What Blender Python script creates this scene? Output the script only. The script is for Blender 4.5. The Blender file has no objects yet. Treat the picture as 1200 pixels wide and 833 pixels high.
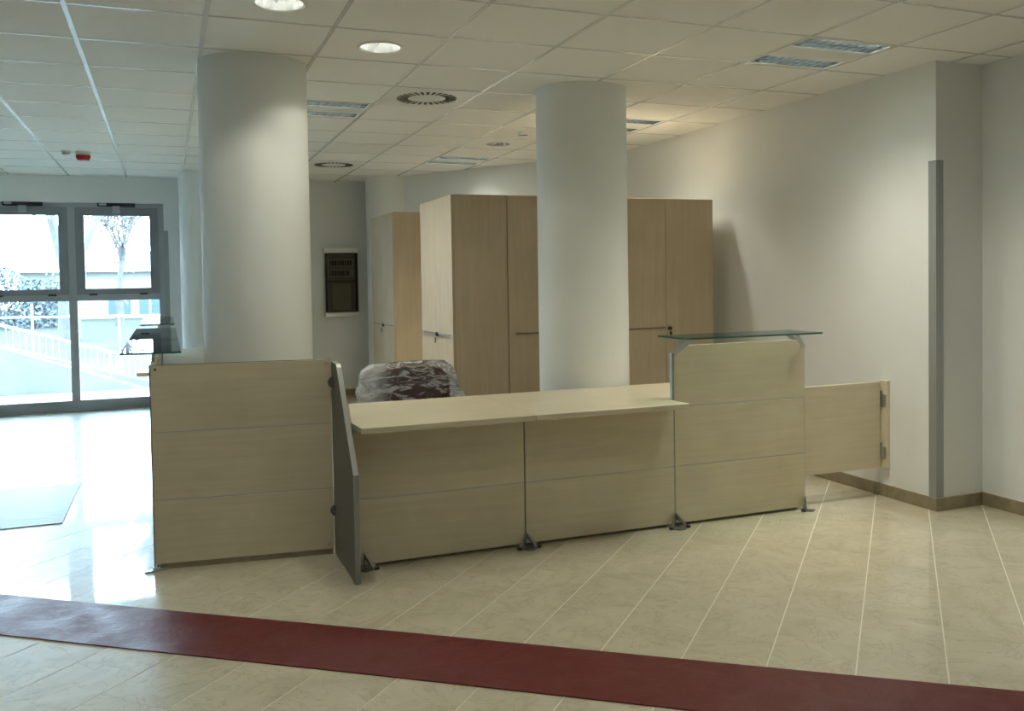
import bpy, bmesh, math, random
from mathutils import Vector, Matrix
random.seed(7)
S = bpy.context.scene
COL = S.collection
# ------------------------------------------------------------------ camera, world, exposure
CAMZ = 1.5013
F_PX, CY_PX = 1038.45, 358.32
cam_d = bpy.data.cameras.new('camera'); cam = bpy.data.objects.new('camera', cam_d); COL.objects.link(cam)
cam_d.sensor_width = 36.0; cam_d.sensor_fit = 'HORIZONTAL'
cam_d.lens = 36.0 * F_PX / 1200.0
cam_d.shift_y = -(416.5 - CY_PX) / 1200.0
cam_d.clip_start = 0.05; cam_d.clip_end = 400
CR = Vector((0.9313005, -0.3639035, -0.0159255)); CU = Vector((0.0257023, 0.0220394, 0.9994267)); CF = Vector((0.3633438, 0.9311759, -0.0298785))
cam.matrix_world = Matrix(((CR.x, CU.x, -CF.x, 0), (CR.y, CU.y, -CF.y, 0), (CR.z, CU.z, -CF.z, CAMZ), (0, 0, 0, 1)))
S.camera = cam
w = bpy.data.worlds.new('overcast_sky'); S.world = w; w.use_nodes = True
bgn = w.node_tree.nodes['Background']; bgn.inputs[0].default_value = (0.56, 0.79, 1.0, 1); bgn.inputs[1].default_value = 21.0
S.view_settings.view_transform = 'Standard'; S.view_settings.look = 'None'
S.view_settings.gamma = 1.0; S.view_settings.use_curve_mapping = False
S.view_settings.exposure = 0.66
LUM_W, DOWN_W = 18.5, 12.0
OUT = 0.29                               # share of lamp power used behind the viewer
LAMP = (1.0, 0.975, 0.81)

# ------------------------------------------------------------------ materials
MATS = {}
def newmat(name, base=(.8, .8, .8), rough=.5, metal=0.0, spec=.5, **kw):
    m = bpy.data.materials.new(name); m.use_nodes = True
    b = m.node_tree.nodes['Principled BSDF']
    b.inputs['Base Color'].default_value = (*base, 1); b.inputs['Roughness'].default_value = rough
    b.inputs['Metallic'].default_value = metal; b.inputs['Specular IOR Level'].default_value = spec
    for k, v in kw.items(): b.inputs[k].default_value = v
    MATS[name] = m
    return m, m.node_tree, b
def nd(nt, typ, **kw):
    n = nt.nodes.new(typ)
    for k, v in kw.items():
        if k in n.inputs: n.inputs[k].default_value = v
        else: setattr(n, k, v)
    return n
def ramp(nt, src, stops):
    r = nt.nodes.new('ShaderNodeValToRGB'); nt.links.new(src, r.inputs[0])
    while len(r.color_ramp.elements) < len(stops): r.color_ramp.elements.new(.5)
    for e, (p, c) in zip(r.color_ramp.elements, stops): e.position = p; e.color = (*c, 1)
    return r.outputs[0]
def coords(nt, scale=(1, 1, 1), kind='Object', rnd=True, rot=(0, 0, 0)):
    tc = nt.nodes.new('ShaderNodeTexCoord'); mp = nt.nodes.new('ShaderNodeMapping')
    mp.inputs['Scale'].default_value = scale; mp.inputs['Rotation'].default_value = rot
    src = tc.outputs[kind]
    if rnd:
        oi = nt.nodes.new('ShaderNodeObjectInfo'); vm = nt.nodes.new('ShaderNodeVectorMath'); vm.operation = 'MULTIPLY_ADD'
        vm.inputs[1].default_value = (37, 19, 23); nt.links.new(oi.outputs['Random'], vm.inputs[0]); nt.links.new(src, vm.inputs[2]); src = vm.outputs[0]
    nt.links.new(src, mp.inputs[0]); return mp.outputs[0]
def bump(nt, b, h, strength=.1, dist=.01):
    n = nt.nodes.new('ShaderNodeBump'); n.inputs['Strength'].default_value = strength; n.inputs['Distance'].default_value = dist
    nt.links.new(h, n.inputs['Height']); nt.links.new(n.outputs[0], b.inputs['Normal'])
def noise(nt, vec, scale, detail=4, rough=.55, dist=0.0):
    n = nd(nt, 'ShaderNodeTexNoise', Scale=scale, Detail=detail, Roughness=rough, Distortion=dist); nt.links.new(vec, n.inputs['Vector']); return n.outputs[0]

def paint(name, base, var=.03, rough=.75, spec=.3):
    m, nt, b = newmat(name, base, rough, spec=spec)
    v = coords(nt, rnd=False); n = noise(nt, v, 1.3, 5)
    nt.links.new(ramp(nt, n, [(.3, tuple(c * (1 - var) for c in base)), (.7, tuple(min(1, c * (1 + var)) for c in base))]), b.inputs['Base Color'])
    bump(nt, b, noise(nt, v, 140, 3), .08, .002)
    return m
paint('wall_paint', (.83, .835, .825)); paint('column_paint', (.83, .84, .82)); paint('white_plastic', (.78, .78, .76), .01, .4, .5)
m, nt, b = newmat('ceiling_board', (.74, .73, .70), .85, spec=.2)
v = coords(nt); bump(nt, b, noise(nt, v, 160, 3), .25, .002)
n = noise(nt, v, 220, 2); nt.links.new(ramp(nt, n, [(.25, (.84, .83, .80)), (.5, (.89, .88, .85))]), b.inputs['Base Color'])
newmat('ceiling_grid', (.76, .76, .75), .2, spec=.9)
# cream marble floor
m, nt, b = newmat('marble', (.6, .55, .4), .3, spec=.5, **{'Coat Weight': .8, 'Coat Roughness': .045, 'Coat IOR': 1.5})
v = coords(nt)
n1 = noise(nt, v, 3.2, 7, .62, 1.2); n2 = noise(nt, v, 4.5, 7, .62, 1.6)
c1 = ramp(nt, n1, [(.3, (.47, .43, .315)), (.5, (.56, .515, .39)), (.72, (.63, .585, .46))])
vein = ramp(nt, n2, [(.478, (0, 0, 0)), (.5, (1, 1, 1)), (.522, (0, 0, 0))])
mx = nd(nt, 'ShaderNodeMix', data_type='RGBA'); mx.inputs[7].default_value = (.36, .29, .17, 1)
ml = nd(nt, 'ShaderNodeMath', operation='MULTIPLY'); ml.inputs[1].default_value = .5
nt.links.new(vein, ml.inputs[0]); nt.links.new(ml.outputs[0], mx.inputs[0]); nt.links.new(c1, mx.inputs[6])
oi = nt.nodes.new('ShaderNodeObjectInfo'); hs = nd(nt, 'ShaderNodeHueSaturation'); mr = nd(nt, 'ShaderNodeMapRange'); mr.inputs[3].default_value = .98; mr.inputs[4].default_value = 1.02
nt.links.new(oi.outputs['Random'], mr.inputs[0]); nt.links.new(mr.outputs[0], hs.inputs['Value']); nt.links.new(mx.outputs[2], hs.inputs['Color']); nt.links.new(hs.outputs[0], b.inputs['Base Color'])
nr = noise(nt, v, 6, 4); rr = nd(nt, 'ShaderNodeMapRange'); rr.inputs[3].default_value = .26; rr.inputs[4].default_value = .42
nt.links.new(nr, rr.inputs[0]); nt.links.new(rr.outputs[0], b.inputs['Roughness'])
bump(nt, b, n2, .015, .002)
newmat('grout', (.78, .75, .66), .5)
m, nt, b = newmat('brown_marble', (.30, .25, .16), .25)
v = coords(nt); nt.links.new(ramp(nt, noise(nt, v, 9, 6, .6, 1), [(.3, (.24, .20, .125)), (.7, (.36, .305, .20))]), b.inputs['Base Color'])
# woods
def wood(name, dark, light, axis, rough=.42, spec=.35):
    m, nt, b = newmat(name, light, rough, spec=spec)
    sc = [22, 22, 22]; sc['xyz'.index(axis)] = 1.1
    v = coords(nt, tuple(sc)); n = noise(nt, v, 1.6, 7, .6, .6)
    v2 = coords(nt); n2 = noise(nt, v2, 3, 3)
    c = ramp(nt, n, [(.3, dark), (.7, light)]); c2 = ramp(nt, n2, [(.3, (.93, .92, .90)), (.7, (1.04, 1.03, 1.02))])
    mx = nd(nt, 'ShaderNodeMix', data_type='RGBA', blend_type='MULTIPLY'); mx.inputs[0].default_value = 1
    nt.links.new(c, mx.inputs[6]); nt.links.new(c2, mx.inputs[7]); nt.links.new(mx.outputs[2], b.inputs['Base Color'])
    bump(nt, b, n, .03, .001)
MD, ML = (.635, .555, .395), (.705, .625, .46)
wood('maple_x', MD, ML, 'x'); wood('maple_y', MD, ML, 'y')
wood('cabinet_z', (.545, .445, .315), (.615, .51, .37), 'z', .6, .15)
wood('worktop_x', (.64, .575, .42), (.71, .645, .485), 'x', .3)
newmat('aluminium', (.50, .51, .52), .3, .9); newmat('steel_dark', (.20, .20, .195), .42, .7); newmat('black_plastic', (.018, .018, .02), .4)
newmat('louvre_metal', (.44, .48, .50), .17, 1.0); newmat('chrome', (.85, .86, .86), .08, 1.0); newmat('reflector_metal', (.60, .62, .62), .17, .95)
newmat('grey_laminate', (.135, .14, .14), .35, .35); newmat('grey_edge', (.30, .31, .29), .4, .3)
newmat('guard_plastic', (.36, .38, .39), .35, .35); newmat('window_alu', (.27, .28, .305), .42, .2); newmat('window_alu_pale', (.42, .435, .465), .4, .2)
newmat('dark_gap', (.03, .03, .028), .8); newmat('white_enamel', (.80, .80, .77), .35)
newmat('alarm_red', (.50, .02, .015), .25); newmat('off_white', (.70, .70, .66), .4)
newmat('warm_edge', (.72, .66, .48), .45)
# glass (thin: clear + mirror by fresnel)
def glassmat(name, tint, refl=1.0, extra=0.0):
    m = bpy.data.materials.new(name); m.use_nodes = True; nt = m.node_tree; nt.nodes.clear()
    o = nt.nodes.new('ShaderNodeOutputMaterial'); t = nt.nodes.new('ShaderNodeBsdfTransparent'); g = nt.nodes.new('ShaderNodeBsdfGlossy'); mx = nt.nodes.new('ShaderNodeMixShader'); fr = nt.nodes.new('ShaderNodeFresnel')
    t.inputs[0].default_value = (*tint, 1); g.inputs['Roughness'].default_value = .01; fr.inputs[0].default_value = 1.5
    a = nd(nt, 'ShaderNodeMath', operation='MULTIPLY_ADD'); a.inputs[1].default_value = refl; a.inputs[2].default_value = extra
    nt.links.new(fr.outputs[0], a.inputs[0]); nt.links.new(a.outputs[0], mx.inputs[0]); nt.links.new(t.outputs[0], mx.inputs[1]); nt.links.new(g.outputs[0], mx.inputs[2]); nt.links.new(mx.outputs[0], o.inputs[0])
    MATS[name] = m
glassmat('window_glass', (.94, .97, .97)); glassmat('shelf_glass', (.90, .97, .95)); glassmat('smoked_glass', (.62, .62, .60), .7)
newmat('glass_edge', (.02, .16, .135), .12, spec=.8)
# wrapped chair
newmat('maroon_fabric', (.075, .018, .024), .8)
m = bpy.data.materials.new('plastic_film'); m.use_nodes = True; nt = m.node_tree; nt.nodes.clear(); MATS['plastic_film'] = m
o = nt.nodes.new('ShaderNodeOutputMaterial'); t = nt.nodes.new('ShaderNodeBsdfTransparent'); g = nt.nodes.new('ShaderNodeBsdfGlossy'); d = nt.nodes.new('ShaderNodeBsdfTranslucent'); df = nt.nodes.new('ShaderNodeBsdfDiffuse')
t.inputs[0].default_value = (.93, .93, .93, 1); g.inputs['Roughness'].default_value = .12; df.inputs[0].default_value = (.8, .82, .83, 1); d.inputs[0].default_value = (.8, .82, .83, 1)
v = coords(nt, (9, 9, 26), rot=(0, .75, 0), rnd=False); n = noise(nt, v, .9, 6, .6, 1.5)
bn = nd(nt, 'ShaderNodeBump', Strength=.9, Distance=.03); nt.links.new(n, bn.inputs['Height']); nt.links.new(bn.outputs[0], g.inputs['Normal'])
st = ramp(nt, n, [(.44, (.05, .05, .05)), (.52, (.20, .20, .20)), (.58, (.80, .80, .80))])
# the film lies in many more layers where it is bunched at the sides
tcx = nt.nodes.new('ShaderNodeTexCoord'); sx_ = nt.nodes.new('ShaderNodeSeparateXYZ'); nt.links.new(tcx.outputs['Object'], sx_.inputs[0])
fold = ramp(nt, nd(nt, 'ShaderNodeMapRange').outputs[0], [(.0, (.62, .62, .62)), (.16, (.50, .50, .50)), (.34, (0, 0, 0)), (.87, (0, 0, 0)), (.93, (.5, .5, .5))])
mrx = [n_ for n_ in nt.nodes if n_.type == 'MAP_RANGE'][-1]; mrx.inputs[1].default_value = -.33; mrx.inputs[2].default_value = .36; nt.links.new(sx_.outputs[0], mrx.inputs[0])
add_ = nd(nt, 'ShaderNodeMath', operation='ADD', use_clamp=True); nt.links.new(st, add_.inputs[0]); nt.links.new(fold, add_.inputs[1]); st = add_.outputs[0]
a1 = nt.nodes.new('ShaderNodeMixShader'); a2 = nt.nodes.new('ShaderNodeMixShader'); a3 = nt.nodes.new('ShaderNodeMixShader'); a3.inputs[0].default_value = .5
fr = nd(nt, 'ShaderNodeFresnel', IOR=1.45); nt.links.new(bn.outputs[0], fr.inputs['Normal'])
nt.links.new(df.outputs[0], a3.inputs[1]); nt.links.new(d.outputs[0], a3.inputs[2])
nt.links.new(st, a1.inputs[0]); nt.links.new(t.outputs[0], a1.inputs[1]); nt.links.new(a3.outputs[0], a1.inputs[2])
nt.links.new(fr.outputs[0], a2.inputs[0]); nt.links.new(a1.outputs[0], a2.inputs[1]); nt.links.new(g.outputs[0], a2.inputs[2]); nt.links.new(a2.outputs[0], o.inputs[0])
# red runner: low pile with a sheen
m, nt, b = newmat('red_runner', (.16, .012, .014), .5, spec=.36)
v = coords(nt, rnd=False); n = noise(nt, v, 26, 6, .7); n2 = noise(nt, v, 5, 5, .6, .5)
mx = nd(nt, 'ShaderNodeMix', data_type='RGBA', blend_type='MIX'); mx.inputs[6].default_value = (.088, .008, .0095, 1); mx.inputs[7].default_value = (.14, .015, .017, 1)
nt.links.new(n, mx.inputs[0]); nt.links.new(mx.outputs[2], b.inputs['Base Color'])
rr = nd(nt, 'ShaderNodeMapRange'); rr.inputs[1].default_value = .35; rr.inputs[2].default_value = .65; rr.inputs[3].default_value = .30; rr.inputs[4].default_value = .50; nt.links.new(n2, rr.inputs[0]); nt.links.new(rr.outputs[0], b.inputs['Roughness'])
bump(nt, b, n, .35, .01)
m, nt, b = newmat('pale_mat', (.29, .295, .31), .45); v = coords(nt, (1, 3, 1), rnd=False); bump(nt, b, noise(nt, v, 9, 5), .4, .02)
# outdoors
def mottled(name, a, c, scale, rough=.9):
    m, nt, b = newmat(name, a, rough, spec=.1); v = coords(nt, rnd=False); nt.links.new(ramp(nt, noise(nt, v, scale, 6, .65), [(.35, a), (.65, c)]), b.inputs['Base Color'])
mottled('lawn', (.024, .038, .025), (.046, .037, .032), .35); mottled('concrete', (.17, .17, .168), (.205, .205, .20), 2)
mottled('bark', (.075, .072, .074), (.11, .105, .105), 6); mottled('render_wall', (.23, .225, .21), (.255, .25, .235), .6); mottled('twig', (.11, .108, .11), (.15, .145, .14), 4)
mottled('hedge_leaf', (.065, .078, .088), (.105, .12, .125), 3); newmat('rail_paint', (.40, .41, .41), .5); newmat('far_glass', (.055, .08, .115), .5, spec=.2); mottled('roof_tile', (.26, .255, .25), (.30, .295, .29), 2); mottled('dry_leaf', (.14, .125, .12), (.20, .18, .17), 3)

# ------------------------------------------------------------------ mesh helpers
class MB:
    def __init__(s): s.v = []; s.f = []
    def add(s, vs, fs):
        o = len(s.v); s.v += [tuple(p) for p in vs]; s.f += [tuple(i + o for i in f) for f in fs]; return s
    def box(s, a, b, bev=0.0):
        x0, y0, z0 = (min(a[i], b[i]) for i in range(3)); x1, y1, z1 = (max(a[i], b[i]) for i in range(3))
        if bev <= 0:
            return s.add([(x0, y0, z0), (x1, y0, z0), (x1, y1, z0), (x0, y1, z0), (x0, y0, z1), (x1, y0, z1), (x1, y1, z1), (x0, y1, z1)],
                         [(0, 3, 2, 1), (4, 5, 6, 7), (0, 1, 5, 4), (1, 2, 6, 5), (2, 3, 7, 6), (3, 0, 4, 7)])
        bm = bmesh.new(); bmesh.ops.create_cube(bm, size=1)
        for v in bm.verts: v.co = ((x0 + x1) / 2 + v.co.x * (x1 - x0), (y0 + y1) / 2 + v.co.y * (y1 - y0), (z0 + z1) / 2 + v.co.z * (z1 - z0))
        bmesh.ops.bevel(bm, geom=bm.edges[:], offset=bev, segments=1, affect='EDGES'); return s.bm(bm)
    def bm(s, bm):
        bm.verts.index_update(); o = len(s.v); s.v += [tuple(v.co) for v in bm.verts]; s.f += [tuple(v.index + o for v in f.verts) for f in bm.faces]; bm.free(); return s
    def prism(s, poly, lo, hi, axis='z'):
        n = len(poly)
        def P(p, h): return (p[0], p[1], h) if axis == 'z' else ((p[0], h, p[1]) if axis == 'y' else (h, p[0], p[1]))
        return s.add([P(p, lo) for p in poly] + [P(p, hi) for p in poly], [tuple(range(n))[::-1], tuple(range(n, 2 * n))] + [(i, (i + 1) % n, n + (i + 1) % n, n + i) for i in range(n)])
    def tube(s, p, q, r, r2=None, n=10, cap=True):
        p = Vector(p); q = Vector(q); r2 = r if r2 is None else r2; d = (q - p).normalized()
        u = d.orthogonal().normalized(); w_ = d.cross(u); vs = []
        for c, rad in ((p, r), (q, r2)):
            for i in range(n): a = 2 * math.pi * i / n; vs.append(c + (u * math.cos(a) + w_ * math.sin(a)) * rad)
        fs = [(i, (i + 1) % n, n + (i + 1) % n, n + i) for i in range(n)]
        if cap: fs += [tuple(range(n))[::-1], tuple(range(n, 2 * n))]
        return s.add(vs, fs)
    def lathe(s, c, prof, n=32, cap0=False, cap1=False):
        vs = []; m_ = len(prof)
        for r, z in prof:
            for i in range(n): a = 2 * math.pi * i / n; vs.append((c[0] + r * math.cos(a), c[1] + r * math.sin(a), c[2] + z))
        fs = [(j * n + i, j * n + (i + 1) % n, (j + 1) * n + (i + 1) % n, (j + 1) * n + i) for j in range(m_ - 1) for i in range(n)]
        if cap0: fs.append(tuple(range(n))[::-1])
        if cap1: fs.append(tuple(range((m_ - 1) * n, m_ * n)))
        return s.add(vs, fs)
    def bar(s, p, q, width, thick, side):
        """flat bar from p to q; side = direction of its width"""
        p = Vector(p); q = Vector(q); d = (q - p).normalized(); sd = Vector(side); sd = (sd - d * sd.dot(d)).normalized(); nn = d.cross(sd)
        vs = [c + sd * (i * width / 2) + nn * (j * thick / 2) for c in (p, q) for i, j in ((-1, -1), (1, -1), (1, 1), (-1, 1))]
        return s.add(vs, [(0, 1, 2, 3), (7, 6, 5, 4), (0, 4, 5, 1), (1, 5, 6, 2), (2, 6, 7, 3), (3, 7, 4, 0)])
    def build(s, name, mat, parent=None, smooth=False, loc=None):
        me = bpy.data.meshes.new(name); me.from_pydata(s.v, [], s.f); me.update()
        bm = bmesh.new(); bm.from_mesh(me); bmesh.ops.recalc_face_normals(bm, faces=bm.faces[:]); bm.to_mesh(me); bm.free()
        if smooth:
            me.polygons.foreach_set('use_smooth', [True] * len(me.polygons)); me.set_sharp_from_angle(angle=math.radians(40))
        return link(name, me, mat, parent, loc)
def link(name, me, mat, parent=None, loc=None):
    if mat and not me.materials: me.materials.append(MATS[mat])
    o = bpy.data.objects.new(name, me); COL.objects.link(o)
    if loc: o.location = loc
    if parent: o.parent = parent
    return o
def tag(o, label=None, cat=None, group=None, kind=None):
    for k, v in (('label', label), ('category', cat), ('group', group), ('kind', kind)):
        if v: o[k] = v
    return o
def thing(name, label, cat, loc=(0, 0, 0), rz=0.0, group=None):
    o = bpy.data.objects.new(name, None); COL.objects.link(o); o.location = loc; o.rotation_euler = (0, 0, rz); o.empty_display_size = .1
    return tag(o, label, cat, group)
def struct(o, label=None): return tag(o, label, kind='structure')
def project(p):
    d = Vector(p) - Vector((0, 0, CAMZ)); z = d.dot(CF)
    if z <= .05: return None
    return (600 + F_PX * d.dot(CR) / z, CY_PX - F_PX * d.dot(CU) / z)
def screen_area(poly):
    q = [project(p) for p in poly]
    if any(p is None for p in q): return 0
    q = [(min(max(x, 0), 1200), min(max(y, 0), 833)) for x, y in q]
    return abs(sum(q[i][0] * q[(i + 1) % len(q)][1] - q[(i + 1) % len(q)][0] * q[i][1] for i in range(len(q)))) / 2

# ------------------------------------------------------------------ the setting
H = 2.815
XL, XW, XR = -5.5, 4.487, 4.88          # left wall, right wall, right wall nearer than its corner
YN, YC, YB = -1.6, 4.198, 11.72         # wall behind the camera, corner of the right wall, far wall
# floor: grout bed + tiles laid on the diagonal
floor = struct(MB().box((XL - .1, YN - .1, -.12), (5.1, 12.05, -.0012)).build('floor', 'grout'), 'polished cream marble tile floor laid on the diagonal')
def clip(poly, a, b, c):        # keep a*x+b*y <= c
    out = []
    for i in range(len(poly)):
        p, q = poly[i], poly[(i + 1) % len(poly)]; dp = a * p[0] + b * p[1] - c; dq = a * q[0] + b * q[1] - c
        if dp <= 0: out.append(p)
        if (dp < 0 < dq) or (dq < 0 < dp): t_ = dp / (dp - dq); out.append((p[0] + (q[0] - p[0]) * t_, p[1] + (q[1] - p[1]) * t_))
    return out
R2 = math.sqrt(.5); TU, TV = .3175, .635
tiles = []
for k in range(-45, 25):
    u0 = .160 + TU * k; off = (4.093 if k % 2 == 0 else 4.539) + .11 * (k // 2 % 4)
    for j in range(-22, 22):
        v0 = off + TV * j
        uv = [(u0 + .0026, v0 + .0003), (u0 + TU - .0026, v0 + .0003), (u0 + TU - .0026, v0 + TV - .0003), (u0 + .0026, v0 + TV - .0003)]
        poly = [((u + v_) * R2, (v_ - u) * R2) for u, v_ in uv]
        full = poly
        for (a, b_, c) in ((1, 0, XR), (-1, 0, -XL), (0, 1, 11.86), (0, -1, -YN)):
            poly = clip(poly, a, b_, c)
            if len(poly) < 3: break
        if len(poly) < 3: continue
        tiles.append((screen_area([(x, y, 0) for x, y in poly]), poly, len(poly) == 4 and poly == full))
tiles.sort(key=lambda t_: -t_[0])
tile_me = None; rest = MB()
for i, (a, poly, whole) in enumerate(tiles):
    cx = sum(p[0] for p in poly) / len(poly); cy = sum(p[1] for p in poly) / len(poly)
    if i < 300 and a > 1:
        if whole and tile_me: link('floor_tile', tile_me, None, floor, (cx, cy, 0)); continue
        o = MB().prism([(p[0] - cx, p[1] - cy) for p in poly], -.012, 0).build('floor_tile', 'marble', floor, loc=(cx, cy, 0))
        if whole: tile_me = o.data
    else: rest.prism(poly, -.012, 0)
tag(rest.build('floor_tiles_beyond', 'marble', floor), kind='stuff')

# walls
def wall(name, polys, label, mat='wall_paint'):
    mb = MB()
    for p in polys: mb.prism(p, 0, H + .25)
    return struct(mb.build(name, mat), label)
wall('wall_right', [[(XW, YC), (5.05, YC), (5.05, 8.55), (XW, 8.35)]], 'white painted right wall behind the counter')
wall('wall_right_near', [[(XR, YN - .1), (5.05, YN - .1), (5.05, YC), (XR, YC)]], 'white painted wall stepping back beside the corner guard')
wall('wall_angled', [[(XW, 8.35), (5.05, 8.55), (5.05, 12.05), (2.62, 12.05), (2.62, 11.17)]], 'white wall running at an angle behind the cabinets')
WX1, WX0, WTOP = -.005, -5.05, 2.50     # window opening
mb = MB().prism([(WX1, YB), (2.62, YB), (2.62, 12.05), (WX1, 12.05)], 0, H + .25).prism([(XL, YB), (WX0, YB), (WX0, 12.05), (XL, 12.05)], 0, H + .25).prism([(WX0, YB), (WX1, YB), (WX1, 12.05), (WX0, 12.05)], WTOP, H + .25)
struct(mb.build('wall_far', 'wall_paint'), 'white far wall with the window opening')
wall('wall_left', [[(XL - .15, YN - .1), (XL, YN - .1), (XL, 12.05), (XL - .15, 12.05)]], 'white left wall')
wall('wall_rear', [[(XL, YN - .15), (XR, YN - .15), (XR, YN), (XL, YN)]], 'white wall behind the viewer')
# baseboards of brown stone pieces
def baseboard(name, p, q, out, label, step=.40):
    p = Vector((*p, 0)); q = Vector((*q, 0)); L = (q - p).length; d = (q - p) / L; n_ = Vector((*out, 0)); k = max(1, round(L / step)); e = .0012
    root = struct(MB().add([p, q, q + n_ * .004, p + n_ * .004, p + Vector((0, 0, .082)), q + Vector((0, 0, .082)), q + n_ * .004 + Vector((0, 0, .082)), p + n_ * .004 + Vector((0, 0, .082))],
        [(0, 1, 2, 3), (4, 5, 6, 7), (0, 1, 5, 4), (1, 2, 6, 5), (2, 3, 7, 6), (3, 0, 4, 7)]).build(name, 'warm_edge'), label)
    me = None; ang = math.atan2(d.y, d.x)
    for i in range(k):
        s_ = L / k; loc = p + d * (i * s_ + s_ / 2) + n_ * .003
        if not me:
            o = MB().box((-s_ / 2 + e, 0, .001), (s_ / 2 - e, .011 * (1 if Vector((-d.y, d.x, 0)).dot(n_) > 0 else -1), .083), .0015).build('baseboard_tile', 'brown_marble', root, loc=loc); me = o.data
        else: o = link('baseboard_tile', me, None, root, loc)
        o.rotation_euler.z = ang
baseboard('baseboard_right', (XW, 8.35), (XW, YC - .012), (-1, 0), 'brown stone baseboard along the right wall')
baseboard('baseboard_corner', (XW - .012, YC), (XR - .012, YC), (0, -1), 'brown stone baseboard on the short step of the wall')
baseboard('baseboard_near', (XR, YC), (XR, YN), (-1, 0), 'brown stone baseboard on the wall beside the step')
baseboard('baseboard_far', (WX1 + .02, YB), (2.4, YB), (0, -1), 'brown stone baseboard under the electrical panel')

# ceiling: grid and boards
GX0, GDX, GY0, GDY = 1.4725, .6275, 3.9906, .6325
ceiling = struct(MB().box((XL - .1, YN - .1, H + .12), (5.1, 12.05, H + .25)).build('ceiling', 'ceiling_board'), 'suspended ceiling of white mineral boards in a metal grid')
def gx(i): return GX0 + GDX * i
def gy(j): return GY0 + GDY * j
COLS = [(.520, 5.575), (2.749, 5.656), (2.715, 11.17), (.485, 11.18)]; CRAD = .317
LUMS = [(3, 0), (3, 4), (-1, 4), (2, 8)]; LUMS_OUT = [(-1, -4), (3, -4), (-5, -4), (-5, 4), (-5, 0)]
DOWNS = [(-2, 0), (-1, 1), (2, 6)]; DOWNS_OUT = [(0, -2), (2, -2), (-2, -2)]
DIFFS = [(0, 3), (0, 9)]
cut = set(LUMS + LUMS_OUT + DIFFS)
downs = set(DOWNS + DOWNS_OUT)
i0, i1 = int((XL - GX0) // GDX), int((XR - GX0) // GDX); j0, j1 = int((YN - GY0) // GDY), int((YB - GY0) // GDY)
board_me = None; unseen = MB(); nseen = 0
def ring_board(mb, x0, x1, y0, y1, z0, z1, c, r, n=32):
    """board with a round hole"""
    vs = []; per = []
    for i in range(n):
        a = 2 * math.pi * i / n; dx, dy = math.cos(a), math.sin(a); t_ = min((((x1 if dx > 0 else x0) - c[0]) / dx) if abs(dx) > 1e-6 else 9, (((y1 if dy > 0 else y0) - c[1]) / dy) if abs(dy) > 1e-6 else 9)
        per.append((c[0] + dx * t_, c[1] + dy * t_)); vs.append((c[0] + dx * r, c[1] + dy * r))
    V = [(x, y, z0) for x, y in per] + [(x, y, z0) for x, y in vs] + [(x, y, z1) for x, y in vs]
    F_ = []
    for i in range(n): k = (i + 1) % n; F_ += [(i, k, n + k, n + i), (n + i, n + k, 2 * n + k, 2 * n + i)]
    return mb.add(V, F_)
for i in range(i0, i1 + 1):
    for j in range(j0, j1 + 1):
        if (i, j) in cut: continue
        x0, x1, y0, y1 = max(gx(i), XL), min(gx(i + 1), XR), max(gy(j), YN), min(gy(j + 1), YB)
        if x1 - x0 < .02 or y1 - y0 < .02: continue
        g = .004; cx, cy = (x0 + x1) / 2, (y0 + y1) / 2; hx, hy = (x1 - x0) / 2 - g, (y1 - y0) / 2 - g
        seen = screen_area([(x0, y0, H), (x1, y0, H), (x1, y1, H), (x0, y1, H)]) > 2
        if (i, j) in downs:
            ring_board(MB(), -hx, hx, -hy, hy, 0, .012, (0, 0), .118).build('ceiling_board', 'ceiling_board', ceiling, loc=(cx, cy, H + .003)); continue
        if not seen: unseen.box((x0 + g, y0 + g, H + .003), (x1 - g, y1 - g, H + .015)); continue
        if abs(hx - GDX / 2 + g) < 1e-4 and abs(hy - GDY / 2 + g) < 1e-4:
            if board_me: link('ceiling_board', board_me, None, ceiling, (cx, cy, H + .003))
            else: board_me = MB().box((-hx, -hy, 0), (hx, hy, .012)).build('ceiling_board', 'ceiling_board', ceiling, loc=(cx, cy, H + .003)).data
        else: MB().box((-hx, -hy, 0), (hx, hy, .012)).build('ceiling_board', 'ceiling_board', ceiling, loc=(cx, cy, H + .003))
tag(unseen.build('ceiling_boards_out_of_view', 'ceiling_board', ceiling), kind='stuff')
for i in range(i0 + 1, i1 + 1):
    MB().box((gx(i) - .011, YN, H), (gx(i) + .011, YB, H + .0045)).build('grid_runner', 'ceiling_grid', ceiling)
for j in range(j0 + 1, j1 + 1):
    MB().box((XL, gy(j) - .008, H + .0004), (XR, gy(j) + .008, H + .0042)).build('grid_cross_tee', 'ceiling_grid', ceiling)
# columns
COLLAB = ['thick round white column standing behind the tall end panel of the counter', 'thick round white column rising behind the low worktop', 'round white column standing by the electrical panel', 'round white column beside the window at the far wall']
for (x, y), l in zip(COLS, COLLAB):
    tag(MB().lathe((x, y, 0), [(CRAD, 0), (CRAD, H + .12)], 96).build('round_column', 'column_paint', smooth=True), l, 'column', 'round columns')
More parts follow.
